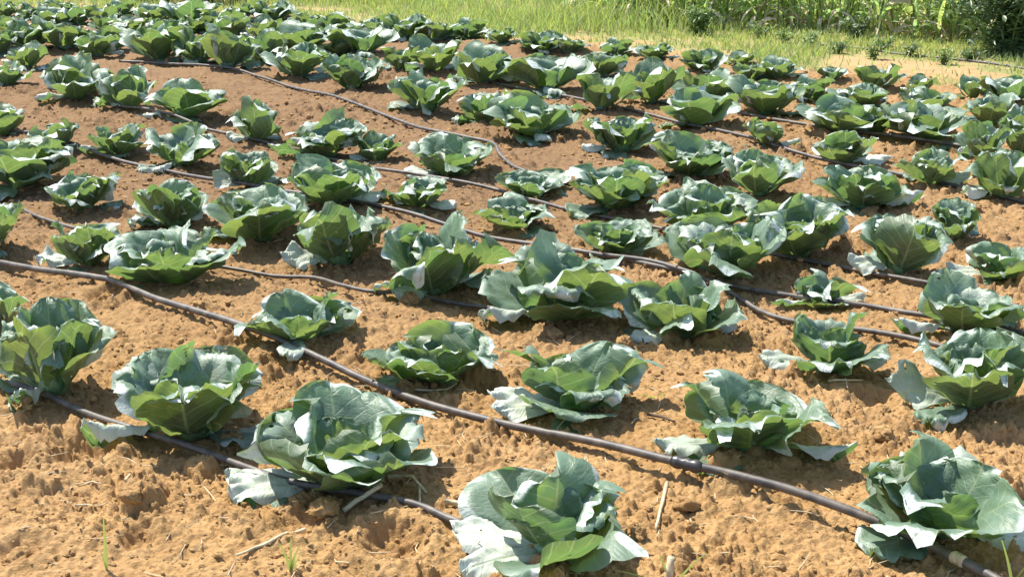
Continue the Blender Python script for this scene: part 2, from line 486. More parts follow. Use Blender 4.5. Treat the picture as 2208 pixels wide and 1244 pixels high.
# ------------------------------------------------------------------ cabbages
def leaf_geo(rng, L, Wd, az, base, e0, e1, e2, Rc, ruff, roll, nu, nv, twist=0.0, floor=None, lean=0.0, peak=0.60, fold=0.74, nf=(0, 4)):
    n1 = int(nv*0.5)
    t = np.concatenate([np.linspace(0, peak, n1, endpoint=False), peak + (1-peak)*np.sin(np.linspace(0, math.pi/2, nv-n1))])
    def prof(t):
        a = np.clip(t/peak, 0, 1)
        lo = 0.09 + 0.91*(0.55*a + 0.45*np.sin(a*math.pi/2)**2)
        b = np.clip((t-peak)/(1-peak), 0, 1)
        return np.where(t < peak, lo, np.sqrt(np.clip(1 - b**2.05, 0.0009, 1)))
    wp = prof(t)*Wd
    s1 = np.clip(t/0.62, 0, 1); s1 = s1*s1*(3-2*s1)
    s2 = np.clip((t-fold)/(1-fold), 0, 1)
    e = e0 + (e1-e0)*s1 + (e2-e1)*s2**1.5
    dt = np.diff(t, prepend=0)
    rr = base[0] + np.cumsum(np.cos(e)*dt)*L
    zz = base[1] + np.cumsum(np.sin(e)*dt)*L
    u = np.linspace(-1, 1, nu)
    U, T = np.meshgrid(u, t)
    wig = 1 + 0.07*np.sin(7*T + rng.uniform(0, 6))*np.sign(U) + 0.03*np.sin(17*T + rng.uniform(0, 6) + U)
    S = U*wp[:, None]*wig
    E1, Z1, R1 = e[:, None], zz[:, None], rr[:, None]
    phi = S/Rc
    side = Rc*np.sin(phi)
    off = Rc*(1-np.cos(phi))
    th = np.arctan2(U*wp[:, None]/Wd, T-0.45)
    tipE = np.clip((T-0.72)/0.28, 0, 1)
    E = np.maximum(np.abs(U)**3.2, tipE**2)*np.clip(T*2.2, 0, 1)
    f = sum(a*np.sin(k*th + rng.uniform(0, 6.28)) for k, a in ((3, .8), (5, .9), (8, .9), (13, .75), (21, .55), (34, .35)))
    off = off + ruff*E*f
    off = off + 0.0015*np.sin(S*95 + T*26 + rng.uniform(0, 6))*np.sin(S*60 - T*48 + rng.uniform(0, 6))*np.clip(T*1.6 - .2, 0, 1)
    off = off - roll*np.clip(E, 0, 1)**2.2
    fo = np.zeros_like(th)
    for _ in range(int(rng.integers(*nf))):
        fo = np.maximum(fo, rng.uniform(.5, 1)*np.exp(-((th - rng.uniform(-2.0, 2.0))/rng.uniform(.16, .4))**2))
    rimd = np.maximum(np.clip((np.abs(U)-0.74)/0.26, 0, 1), np.clip((T-0.87)/0.13, 0, 1))*np.clip(T*3-.5, 0, 1)
    off = off - 0.042*(L/0.28)*fo*rimd**1.4
    drop = 0.014*(L/0.28)*fo*rimd**2.2                         # a folded lobe also hangs
    off = off + twist*U*T
    off = off + 0.004*np.sin(U*9 + rng.uniform(0, 6))*np.sin(T*12 + rng.uniform(0, 6))*np.clip(T*2, 0, 1)
    off = off - 0.005*np.exp(-(S/0.007)**2)*(1-T)             # midrib stands proud of the underside
    side = side + lean*(Z1 - base[1])
    rad = R1 - np.sin(E1)*off
    z = Z1 + np.cos(E1)*off - drop
    if floor is not None:
        z = np.maximum(z, floor + 0.008*(1+np.sin(U*5+T*7)))
    ca, sa = math.cos(az), math.sin(az)
    V = np.stack([rad*ca - side*sa, rad*sa + side*ca, z], -1).reshape(-1, 3)
    i, j = np.meshgrid(np.arange(nv-1), np.arange(nu-1), indexing='ij'); i, j = i.ravel(), j.ravel()
    F = np.stack([i*nu+j, (i+1)*nu+j, (i+1)*nu+j+1, i*nu+j+1], 1)
    uv = np.stack([0.5 + S/L/1.4, T], -1).reshape(-1, 2)
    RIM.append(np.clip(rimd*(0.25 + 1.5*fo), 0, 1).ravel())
    return V, F, uv

RIM = []
def heart_geo(rng, r, n=14):
    th = np.linspace(0.02, math.pi-0.02, n); ph = np.linspace(0, 2*math.pi, 2*n)
    T, P = np.meshgrid(th, ph, indexing='ij')
    lob = 1 + 0.05*np.sin(3*P + 2*T + rng.uniform(0, 6)) + 0.03*np.sin(5*P - 4*T) + 0.02*np.sin(9*P+6*T)
    V = np.stack([r*lob*np.sin(T)*np.cos(P), r*lob*np.sin(T)*np.sin(P), r*1.05*np.cos(T)*lob + r*1.0], -1).reshape(-1, 3)
    m = 2*n
    i, j = np.meshgrid(np.arange(n-1), np.arange(m-1), indexing='ij'); i, j = i.ravel(), j.ravel()
    F = np.stack([i*m+j, (i+1)*m+j, (i+1)*m+j+1, i*m+j+1], 1)
    uv = np.stack([(P/math.pi) % 1.0, 0.3+0.7*T/math.pi], -1).reshape(-1, 2)
    return V, F, uv

def cabbage_leaves(seed, flops=(), openness=1.0, fine=True, size=1.0, whites=()):
    """leaf blocks of one plant about 0.5 m across; flops: directions (degrees, 0 = along +X, 90 = away) of leaves lying on the soil,
    whites: directions of leaves bent over so that their upper face lies open to the sky"""
    rng = np.random.default_rng(seed)
    nu, nv = (25, 25) if fine else (13, 13)
    R = math.radians
    out = []
    def put(*a, tone=None, **k):
        V, F, uv = leaf_geo(rng, *a, nu=nu, nv=nv, **k)
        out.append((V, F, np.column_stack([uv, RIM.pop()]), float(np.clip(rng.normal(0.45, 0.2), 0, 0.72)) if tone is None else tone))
    few = size < 0.75
    def tip(base, chance, lo, hi):
        """angle at the rim: some leaves bend over and show their upper face to the sky"""
        return R(rng.uniform(lo, hi)) if rng.uniform() < chance else base + R(rng.uniform(-22, 6))
    # inner leaves, wrapping the heart
    n = 3; a0 = rng.uniform(0, 6.28)
    for i in range(n):
        az = a0 + i*6.283/n + rng.normal(0, .25)
        e1 = R(rng.uniform(70, 90))
        put(rng.uniform(.19, .25), rng.uniform(.075, .105), az, (0.018, 0.03), R(rng.uniform(50, 62)), e1, tip(e1, .4, -30, 40),
            0.16, rng.uniform(.004, .012), rng.uniform(0, .03), twist=rng.normal(0, .03), lean=rng.normal(0, .15))
    # middle leaves, upright fans of unequal height
    n = 3 if few else int(rng.integers(3, 6)); a0 = R(95 + rng.normal(0, 14))
    for i in range(n):
        az = a0 + i*6.283/n + rng.normal(0, .22)
        e1 = R(rng.uniform(60, 82))
        put(rng.uniform(.235, .345), rng.uniform(.10, .14), az, (0.018, 0.022), e1 - R(rng.uniform(6, 16)), e1, tip(e1, .2, -60, 5),
            rng.uniform(.25, .6), rng.uniform(.004, .013), rng.uniform(-.02, .03), nf=(2, 5), twist=rng.normal(0, .04), lean=rng.normal(0, .14), peak=rng.uniform(.52, .66), fold=rng.uniform(.7, .86))
    # outer leaves: broad fans, two of them usually turned to the open side of the row
    n = int(rng.integers(4, 6)) if not few else 4; a0 = R(rng.normal(246, 16))
    fl = [R(f) for f in flops]
    for i in range(n):
        az = a0 + i*6.283/n + rng.normal(0, .18)
        if any(abs((az-f+math.pi) % 6.283 - math.pi) < 0.4 for f in fl): continue
        e1 = R(rng.uniform(42, 66))
        put(rng.uniform(.23, .33), rng.uniform(.115, .155), az, (0.02, 0.012), e1 - R(rng.uniform(8, 20)), e1, tip(e1, .12, -50, 10),
            rng.uniform(.25, .6), rng.uniform(.003, .009), rng.uniform(-.03, .02), twist=rng.normal(0, .035), lean=rng.normal(0, .11), floor=0.004,
            peak=rng.uniform(.52, .68), fold=rng.uniform(.7, .88))
    for wz in whites:
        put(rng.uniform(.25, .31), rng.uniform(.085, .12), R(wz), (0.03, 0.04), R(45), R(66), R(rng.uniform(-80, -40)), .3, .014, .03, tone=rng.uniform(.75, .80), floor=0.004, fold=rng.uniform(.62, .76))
    for f in fl:
        put(rng.uniform(.2, .255), rng.uniform(.04, .058), f, (0.03, 0.03), R(30), R(8), R(rng.uniform(-60, 0)), rng.uniform(.12, .4), rng.uniform(.011, .02),
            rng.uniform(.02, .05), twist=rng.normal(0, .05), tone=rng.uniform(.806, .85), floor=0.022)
    for i in range(1):
        put(rng.uniform(.19, .23), rng.uniform(.07, .09), rng.uniform(0, 6.28), (0.03, 0.02), R(12), R(rng.uniform(2, 14)), R(-15),
            .2, .012, .02, twist=rng.normal(0, .03), floor=0.005)
    return out, heart_geo(rng, 0.055 if not few else 0.045)

def project(P):
    """world points -> pixels of the photograph"""
    c, sn = math.cos(PITCH), math.sin(PITCH)
    x, y, z = P[:, 0], P[:, 1], P[:, 2]-CAM_H
    d = y*c - z*sn
    v = -(y*sn + z*c)
    return IW/2 + FPX*x/d, IH/2 + FPX*v/d

def fit(leaves, box, W0, rz=0.0):
    """stand, spread and height of a plant so that it has the size it has in the field"""
    x0, y0, x1, y1 = box
    V = np.concatenate([l[0] for l in leaves])
    st = np.concatenate([np.full(len(l[0]), l[3] < 0.805) for l in leaves])
    c, sn = math.cos(rz), math.sin(rz)
    V = np.stack([V[:, 0]*c - V[:, 1]*sn, V[:, 0]*sn + V[:, 1]*c, V[:, 2]], 1)
    s = W0/0.5; k = 1.0
    x, y = ground_at(0.5*(x0+x1), y1 - 0.17*(x1-x0))
    W0 *= 0.98
    for it in range(10):
        px, py = project(V*[s, s, s*k] + [x, y, sh(x, y)-0.012])
        a, b = np.percentile(px, (0.3, 99.7)); t, u = np.percentile(py[st], (0.1, 99.7))
        s *= min(1.4, max(0.7, (x1-x0)/(b-a)))
        k = min(1.3, max(0.56, k*((y1-y0)/(u-t))**0.9/((x1-x0)/(b-a))**0.5))
        mp = metres_per_px(x, y)
        x += 0.9*(0.5*(x0+x1) - 0.5*(a+b))*mp
        y -= 0.8*(y1 - u)*mp*math.hypot(y, CAM_H)/CAM_H
    return x, y, s, s*k

ORD = ['lowest', 'second', 'third', 'fourth', 'fifth', 'sixth', 'seventh', 'eighth', 'ninth', 'tenth', 'eleventh', 'twelfth', 'thirteenth', 'fourteenth',
       'fifteenth', 'sixteenth', 'seventeenth', 'eighteenth', 'nineteenth', 'twentieth', 'twenty-first', 'twenty-second', 'twenty-third', 'twenty-fourth', 'twenty-fifth']
# one list per planted row, from its lower end upwards: box in the photograph's pixels, look, directions of leaves lying down, of leaves bent over
ROWS = [
 [  # lowest row
  (985, 1045, 1365, 1245, 'open cabbage with a long white flopped leaf', (172, 215), (60,)),
  (488, 820, 922, 1095, 'big cabbage with white leaves drooping over a hose', (185, 208), (155, 25)),
  (190, 740, 590, 960, 'sprawling cabbage with a tilted silvery leaf', (205,), (165, 80)),
  (-35, 640, 245, 850, 'big cabbage with a crinkled chalky rim behind', (250,), (110, 140)),
  (-130, 605, 50, 745, 'half seen cabbage at the picture edge', (), ()),
 ],
 [
  (1855, 930, 2250, 1200, 'huge glossy cabbage with two round chalky back leaves', (330,), (75,)),
  (1425, 850, 1825, 1025, 'ragged bright green cabbage spreading a lobed leaf sideways', (195, 330), ()),
  (1065, 755, 1400, 950, 'cabbage with torn white leaves lying across the hose', (200, 178), (285,)),
  (785, 690, 1070, 840, 'neat cupped cabbage alone on bare soil', (), (30,)),
  (515, 625, 765, 735, 'small low cabbage with a white scrap below', (265,), (20,)),
  (235, 490, 520, 655, 'wide cabbage with rounded overlapping front leaves', (), (330,)),
  (80, 475, 260, 605, 'upright cabbage with a narrow white leaf beside it', (190,), ()),
  (-110, 430, 48, 560, 'cut off cabbage with shaded outer leaves', (), (60,)),
 ],
 [
  (1925, 705, 2275, 915, 'big twin-headed looking cabbage with veined leaves', (185,), (60,)),
  (1640, 670, 1920, 805, 'cabbage with a white tip drooping each side', (180, 10), (85,)),
  (1340, 585, 1600, 745, 'fan-shaped cabbage casting a soft shadow forward', (215, 20), ()),
  (1036, 510, 1345, 690, 'large cabbage ringed by a loose black hose', (200,), (100, 265)),
  (805, 455, 1100, 635, 'large cabbage with curled white leaves on the soil', (205, 235), (120, 40)),
  (615, 440, 840, 570, 'cabbage with one white leaf stretched out low', (210,), (130, 350)),
  (435, 395, 660, 520, 'broad cabbage with wide smooth shaded leaves', (), (40,)),
  (275, 385, 450, 490, 'cabbage with a dented speckled side leaf', (200,), ()),
  (98, 370, 264, 455, 'small yellow-green cabbage sitting low', (), ()),
  (-80, 300, 150, 430, 'tall dark cabbage with a folded side leaf', (), (350,)),
 ],
 [
  (1930, 575, 2205, 725, 'large cabbage with white flecks of torn leaf', (178,), (70,)),
  (1670, 585, 1865, 665, 'small ragged cabbage behind a hose', (195, 5), ()),
  (1440, 465, 1690, 600, 'cabbage with a frilled white crown', (), (90, 135)),
  (1240, 485, 1430, 570, 'small dark cabbage with a white collar', (), (75, 30)),
  (1035, 415, 1190, 515, 'pale green squat cabbage', (), (40, 100)),
  (820, 380, 985, 470, 'grey-green cabbage with a white centre', (345,), (60,)),
  (605, 335, 830, 445, 'broad cabbage with a white leaf drooping at its side', (10, 190), (110,)),
  (460, 320, 610, 405, 'small cabbage with a white top', (190,), (100,)),
  (300, 262, 470, 375, 'cabbage under a crinkled silver hood', (255,), (70, 110, 20)),
  (175, 265, 310, 345, 'low dark cabbage with a white scrap', (200,), (30,)),
  (60, 255, 175, 325, 'small cabbage next to white leaves', (340,), (20,)),
  (-70, 222, 60, 300, 'half hidden dark cabbage', (), (10,)),
 ],
 [
  (2045, 520, 2265, 620, 'cut off cabbage with a white outer leaf', (185,), (100,)),
  (1835, 460, 2045, 590, 'cabbage with a long white folded rim', (190,), (20, 50)),
  (1620, 415, 1830, 555, 'smooth cabbage with a tall white leaf', (), (20, 200)),
  (1400, 385, 1625, 505, 'smooth round cabbage with a white tongue', (), (5,)),
  (1225, 345, 1440, 470, 'broad fan-leaved cabbage', (), (150, 5)),
  (1070, 378, 1225, 435, 'tiny flat cabbage by the curved hose', (), ()),
  (870, 285, 1060, 395, 'cabbage with one huge round front leaf', (195,), (140,)),
  (755, 280, 875, 360, 'small upright cabbage', (190,), (20,)),
  (588, 235, 785, 340, 'tall cabbage with white ears', (185,), (20, 110)),
  (490, 208, 605, 305, 'round cabbage with a pale rim', (215,), (20, 90)),
  (310, 168, 487, 270, 'wide cabbage with a white disc of leaf', (215,), (15, 170)),
  (200, 140, 335, 235, 'bright green cabbage with folded leaves', (205,), (150,)),
  (78, 112, 245, 215, 'large bright cabbage in shade below', (230,), (160, 20)),
  (-40, 130, 75, 190, 'cabbage with big white leaves at the picture edge', (10,), (150, 60)),
 ],
 [
  (2010, 425, 2115, 515, 'narrow upright dark cabbage', (), ()),
  (1745, 355, 1980, 470, 'very broad cabbage with fanned leaves', (185, 0), (110,)),
  (1555, 320, 1735, 430, 'cabbage with a shaded front leaf', (), (100, 10)),
  (1390, 280, 1590, 385, 'cabbage with a ragged white leaf', (), (10, 60)),
  (1255, 245, 1420, 345, 'cabbage with two large front leaves', (190,), (10, 170)),
  (1050, 215, 1250, 315, 'wide cabbage with a white leaf curled below', (285,), (100,)),
  (975, 190, 1100, 270, 'small cabbage with white strips', (200,), (80,)),
  (836, 150, 1005, 240, 'neat bowl-shaped cabbage', (265,), (10, 160)),
  (692, 115, 843, 195, 'blue-green cabbage', (), (10,)),
  (578, 98, 697, 173, 'bright yellow-green cabbage', (), (20,)),
  (538, 72, 602, 145, 'slim cabbage', (), (100,)),
  (455, 62, 545, 150, 'tall cabbage over white scraps', (265,), (80,)),
  (392, 62, 470, 140, 'tall cabbage beside the top hose', (300,), (60,)),
  (285, 55, 402, 140, 'wide cabbage by the top hose end', (15,), (150,)),
  (192, 60, 275, 118, 'cabbage between white leaves', (200,), (10,)),
  (108, 55, 188, 108, 'round cabbage with a white leaf', (), (20, 80)),
  (18, 48, 112, 108, 'broad pale cabbage', (345,), (150,)),
  (-30, 72, 36, 125, 'half seen cabbage', (10,), (100,)),
 ],
 [
  (2095, 335, 2240, 430, '', (185,), (100,)), (1945, 325, 2070, 400, '', (350,), (60,)), (1775, 290, 1895, 355, '', (345,), (80,)), (1605, 260, 1710, 320, '', (5,), (100,)),
  (1440, 200, 1575, 280, '', (), (30,)), (1340, 130, 1465, 225, '', (), (150,)), (1240, 160, 1365, 240, '', (195,), (60,)), (1110, 125, 1256, 215, '', (), (100, 150)),
  (985, 100, 1118, 182, '', (195,), (20, 120)), (888, 80, 990, 155, '', (), (10,)), (825, 108, 900, 152, '', (280,), (60,)), (730, 76, 832, 130, '', (), (150,)),
  (593, 72, 703, 112, '', (), (120, 60)), (535, 38, 600, 90, '', (), (150,)), (430, 30, 512, 68, '', (), (170,)), (362, 14, 455, 62, '', (330,), (20,)),
  (300, 15, 365, 50, '', (), (100,)), (255, 40, 320, 68, '', (), (170,)), (185, 15, 245, 57, '', (), (80,)), (138, 22, 192, 58, '', (), (150,)),
  (78, 25, 152, 62, '', (), (60,)), (22, 95, 92, 150, '', (185,), (20,)),
 ],
 [
  (2140, 235, 2245, 335, '', (), (60,)), (2070, 265, 2172, 345, '', (190,), (60,)), (1920, 235, 2068, 325, '', (), (170, 80)), (1870, 232, 1932, 292, '', (), (60,)),
  (1738, 212, 1892, 290, '', (10,), (160, 20)), (1588, 170, 1722, 255, '', (), (120,)), (1468, 155, 1602, 222, '', (190,), (30,)),
  (1255, 120, 1350, 170, '', (), (100,)), (700, 85, 765, 125, '', (), (60,)), (655, 60, 715, 92, '', (), (20,)), (592, 46, 645, 80, '', (), (100,)),
  (470, 42, 532, 80, '', (), (60,)), (388, 38, 446, 72, '', (), (150,)), (330, 46, 392, 82, '', (), (30,)), (205, 38, 264, 74, '', (), (100,)), (178, 82, 250, 124, '', (), (20,)),
  (60, 42, 116, 80, '', (), (60,)), (0, 38, 52, 78, '', (), (150,)),
 ],
 [
  (2080, 205, 2175, 272, '', (), (160,)), (1945, 200, 2038, 255, '', (190,), (80,)), (1798, 185, 1902, 238, '', (), (20,)), (1705, 168, 1802, 226, '', (), (120,)),
  (1590, 143, 1655, 176, '', (), (60,)), (1475, 110, 1556, 155, '', (5,), (30,)), (1380, 98, 1450, 137, '', (190,), (100,)), (1298, 95, 1366, 127, '', (190,), (60,)),
  (1200, 82, 1262, 115, '', (), (20,)), (1128, 68, 1206, 106, '', (), (60,)), (1058, 64, 1112, 100, '', (), (100,)), (972, 50, 1048, 90, '', (195,), (150,)),
  (905, 48, 976, 90, '', (), (10,)), (832, 38, 912, 86, '', (300,), (20,)), (762, 46, 828, 82, '', (), (30,)), (682, 46, 748, 76, '', (200,), (20,)), (638, 30, 695, 67, '', (), (160,)),
  (553, 14, 619, 46, '', (), (10,)), (494, 15, 548, 52, '', (), (100,)), (232, 8, 290, 40, '', (), (30,)), (98, 4, 158, 36, '', (), (100,)), (46, 10, 98, 46, '', (), (150,)), (-12, 8, 34, 46, '', (), (60,)),
 ],
 [
  (2128, 172, 2245, 232, '', (), (60,)), (2066, 168, 2138, 216, '', (185,), (20,)), (1950, 162, 2014, 206, '', (185,), (60,)), (1842, 143, 1942, 196, '', (), (150,)),
  (1770, 148, 1822, 180, '', (), (60,)), (1638, 126, 1724, 171, '', (), (120,)), (1565, 113, 1628, 142, '', (190,), (60,)),
 ],
]
GROUP = 'cabbages planted in rows across the field'

def plant_label(row, i, look, wrel):
    rown = ORD[row]
    if not look:
        look = ('small' if wrel < 0.86 else 'broad' if wrel > 1.12 else 'mid-sized') + ' far cabbage'
    nth = 'lowest' if i == 0 else ORD[i]
    s = '%s, %s plant up the %s row' % (look, 'first' if i == 0 else nth, rown)
    ws = s.split()
    return s

def make_plant(leaves, heart, name, loc, label, split=True):
    o = thing(name, label, 'cabbage', loc, GROUP)
    for V, F, uv, tone in leaves:
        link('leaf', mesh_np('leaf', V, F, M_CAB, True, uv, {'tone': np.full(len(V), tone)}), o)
    V, F, uv = heart
    link('heart', mesh_np('heart', V, F, M_HEART, True, uv, {'tone': np.full(len(V), .5)}), o)
    V, F = tube([(0, 0, -0.06), (0.002, 0, 0.0), (0, 0, 0.05)], [0.019, 0.017, 0.022], 9)
    link('stem', mesh_np('stem', V, F, M_STEM, True), o)
    return o

def copy_tree(o):
    c = o.copy(); C.objects.link(c)
    for ch in list(o.children):
        d = ch.copy(); C.objects.link(d); d.parent = c
    return c

def one_mesh(leaves, heart, name):
    g = Geo()
    for V, F, uv, tone in leaves: g.add(V, F, uv, tone)
    V, F, uv = heart; g.add(V, F, np.column_stack([uv, np.zeros(len(uv))]), 0.6)
    return g.mesh(name, M_CAB)

far_cache = {}
def build_cabbages():
    for r, row in enumerate(ROWS):
        for i, (x0, y0, x1, y1, look, flops, whites) in enumerate(row):
            x, y = ground_at(0.5*(x0+x1), y1)
            W = (x1-x0)*metres_per_px(x, y)
            label = plant_label(r, i, look, W/0.42)
            seed = {(0, 0): 2003, (1, 0): 2011}.get((r, i), 1000 + r*100 + i)
            if r >= 6 or y1 < 185:                              # crowded far rows
                g_ = (0.24 if y1 < 155 and x0 < 900 else 0.17 if y1 < 155 else 0.14)*(x1-x0); x0, x1, y0 = x0-g_, x1+g_, y0-0.5*g_
            box = (x0, y0, x1, y1)
            if r < 6 and y1 > 190 or y1 > 240:
                lv, ht = cabbage_leaves(seed, flops, 1.0, y1 > 330, W/0.5, whites)
                x, y, sxy, sz = fit(lv, box, W); hz = sh(x, y) - 0.012
                o = make_plant(lv, ht, 'cabbage', (x, y, hz), label)
                o.scale = (sxy, sxy, sz)
            else:
                key = (r*7+i*3) % 12
                if key not in far_cache:
                    k = key
                    fl = [(), (190,), (20,), (260,)][k % 4]
                    wh = [(60,), (20, 120), (150,), (100, 30)][(k//2) % 4]
                    lv, ht = cabbage_leaves(5000+k, fl, 1.0, False, 1.0 if k % 3 else 0.7, wh)
                    far_cache[key] = (one_mesh(lv, ht, 'cabbage'), lv)
                me, lv = far_cache[key]
                rz = random.Random(seed).uniform(-0.5, 0.5)
                x, y, sxy, sz = fit(lv, box, W, rz); hz = sh(x, y) - 0.012
                o = link('cabbage', me)
                tag(o, label, 'cabbage', GROUP)
                o.location = (x, y, hz)
                o.rotation_euler.z = rz
                o.scale = (sxy, sxy, sz)
build_cabbages()

# ------------------------------------------------------------------ drip hoses
HOSES = [
 ('lowest drip hose, sagging beneath the three big lowest cabbages', 0.0105,
  [(-90, 815), (0, 842), (80, 862), (180, 905), (300, 945), (420, 985), (505, 1018), (620, 1060), (750, 1085), (890, 1112), (960, 1142), (1010, 1160)]),
 ('thick drip hose with a dark coupling, running below the cupped cabbage', 0.0125,
  [(-90, 560), (0, 580), (100, 603), (200, 624), (250, 637), (330, 672), (430, 705), (540, 742), (640, 778), (740, 815), (880, 868), (1050, 915), (1180, 945), (1300, 980),
   (1450, 1030), (1560, 1055), (1750, 1105), (1950, 1165), (2090, 1228), (2190, 1285)]),
 ('thin dark hose partly buried beside the upright cabbage with a narrow white leaf', 0.008, [(35, 452), (90, 478), (180, 505), (270, 532), (340, 552), (420, 568), (510, 582), (600, 598), (680, 608), (740, 632), (800, 646), (862, 648)]),
 ('short dark hose looping round the front of the ringed cabbage', 0.008, [(880, 632), (930, 648), (1000, 662), (1060, 668), (1110, 682), (1180, 683), (1270, 665), (1345, 630)]),
 ('drip hose crossing behind the broad smooth cabbage and the frilled one', 0.0105,
  [(-60, 280), (0, 293), (100, 312), (200, 337), (320, 362), (430, 385), (500, 402), (600, 425), (690, 438), (770, 452), (870, 472), (960, 492), (1070, 515), (1200, 535), (1330, 562),
   (1450, 588), (1590, 620), (1850, 660), (1960, 685), (2140, 722), (2260, 755)]),
 ('pale hose with a loose open end above the ringed cabbage', 0.0105, [(1300, 562), (1400, 575), (1480, 598), (1570, 632), (1640, 668), (1700, 688), (1800, 705), (1900, 725), (2000, 752), (2120, 790), (2260, 830)]),
 ('long drip hose below the tall cabbage with white ears', 0.0095,
  [(105, 198), (180, 215), (240, 238), (320, 258), (450, 288), (530, 305), (620, 325), (720, 350), (830, 377), (960, 400), (1060, 415), (1150, 435), (1240, 460), (1340, 480), (1450, 503),
   (1560, 525), (1690, 550), (1800, 572), (1960, 607), (2050, 630), (2260, 690)]),
 ('grey hose bowing over bare soil to a curled lower end', 0.0105,
  [(258, 138), (330, 141), (430, 150), (520, 160), (620, 185), (700, 212), (830, 258), (920, 288), (1000, 308), (1062, 322), (1078, 345), (1110, 372), (1160, 388), (1230, 405)]),
 ('grey hose running straight under the two large front leaves', 0.0105, [(1030, 180), (1112, 197), (1200, 215), (1300, 238), (1400, 262), (1500, 285), (1600, 308), (1720, 337), (1850, 365), (1980, 395), (2100, 420), (2260, 455)]),
 ('dark hose under the farthest dense cabbages', 0.0105, [(1590, 252), (1690, 272), (1760, 285), (1860, 300), (1960, 318), (2060, 335), (2130, 350), (2260, 378)]),
 ('dark hose lying on the bare track below the maize', 0.012, [(1760, 98), (1850, 106), (1930, 118), (2020, 127), (2110, 136), (2208, 150), (2300, 166)]),
]
for hi, (lab, rad, pts) in enumerate(HOSES):
    P2 = smooth_path([ground_at(*p) for p in pts], 0.035)
    zc = soil_height(P2[:, 0], P2[:, 1])
    n = 9
    zp = np.pad(zc, n, mode='edge')
    zs = np.array([zp[i:i+2*n+1].max()*0.85 + zp[i:i+2*n+1].mean()*0.15 for i in range(len(zc))])
    ker = np.ones(11)/11
    zs = np.convolve(np.pad(zs, 5, mode='edge'), ker, 'valid')
    P = np.column_stack([P2, zs + rad*0.6])
    V, F = tube(P, rad, 10)
    o = link('drip_hose', mesh_np('drip_hose', V, F, M_HOSE, True))
    tag(o, lab, 'hose', 'drip hoses laid along the rows')
    if hi == 1:
        for cpx, half, rr, nm, mt in ((1470, 0.045, 0.019, 'coupling', M_HOSE_CLIP), (2070, 0.02, 0.0165, 'clip', M_STRAW)):
            tx, ty = ground_at(cpx, np.interp(cpx, [p[0] for p in pts], [p[1] for p in pts]))
            j = int(np.argmin(np.hypot(P[:, 0]-tx, P[:, 1]-ty)))
            d = P[j+1]-P[j-1]; d /= np.linalg.norm(d)
            s = np.linspace(-half, half, 9)
            prof = rr*np.array([.72, .95, 1, .8, 1.05, .8, 1, .95, .72])
            V, F = tube(P[j] + s[:, None]*d, prof, 12)
            link(nm, mesh_np(nm, V, F, mt, True), o)

# ------------------------------------------------------------------ dry stalks, straw, weeds on the soil
def stalk(label, pts, rad, heights=None, mat=M_STRAW, name='dry_stalk', taper=0.6):
    G = [ground_at(*p) for p in pts]
    P = smooth_path(G, 0.02)
    h = np.interp(np.linspace(0, 1, len(P)), np.linspace(0, 1, len(pts)), heights or [0]*len(pts))
    base = soil_height(P[:, 0], P[:, 1])
    base = np.maximum(base, np.linspace(base[0], base[-1], len(P)))*0.5 + 0.5*max(base.min(), base.mean())
    Z = base + rad + h + 0.004
    R = rad*np.linspace(1, taper, len(P))
    R = R*(1 + 0.12*(np.arange(len(P)) % 6 == 0))
    V, F = tube(np.column_stack([P, Z]), R, 7)
    o = link(name, mesh_np(name, V, F, mat, True))
    tag(o, label, 'stalk', 'dry stalks on the soil')
    return o
stalk('cut pale straw end lying across the lowest hose', [(740, 1122), (782, 1106), (824, 1090)], 0.007, [0.0, 0.02, 0.04], taper=1.0)
stalk('long pale tapering stalk on the open soil', [(658, 1162), (620, 1182), (570, 1207), (512, 1228)], 0.0055)
stalk('jointed pale stalk upright in the soil below the coupling', [(1438, 1042), (1428, 1085), (1414, 1140)], 0.006)
stalk('pale stalk passing behind the long white flopped leaf', [(960, 1098), (1000, 1101), (1030, 1103)], 0.008)
stalk('thin straw by the two-sided white-tipped cabbage', [(1785, 836), (1830, 838), (1860, 836)], 0.004)
stalk('thin crossing straw lying short on the soil', [(1822, 832), (1826, 850)], 0.003)
stalk('curved straw lying before the neat cupped cabbage', [(895, 845), (930, 848), (965, 845), (985, 832)], 0.004)
stalk('bent brown stem leaning over the big cabbage shadow', [(840, 1050), (880, 1058), (920, 1080)], 0.005, [.02, .03, .0])
stalk('short upright straw beside the bent brown stem', [(905, 1068), (906, 1120)], 0.004)
stalk('thin twig lying against the lowest hose', [(110, 852), (70, 880), (48, 898)], 0.004, mat=M_WOOD)
stalk('small straw curl on the open soil', [(180, 1060), (200, 1056), (222, 1062)], 0.003)
stalk('short white straw on the sandy patch', [(272, 1068), (284, 1055)], 0.004)
stalk('thin straw across the middle of the open soil', [(165, 1110), (210, 1112), (235, 1102)], 0.003)
stalk('stray white straw near the shaded pit', [(832, 1230), (826, 1215), (838, 1195)], 0.005)
stalk('twig on bare soil beside the coupling', [(1395, 905), (1430, 912), (1455, 920)], 0.005, mat=M_WOOD)

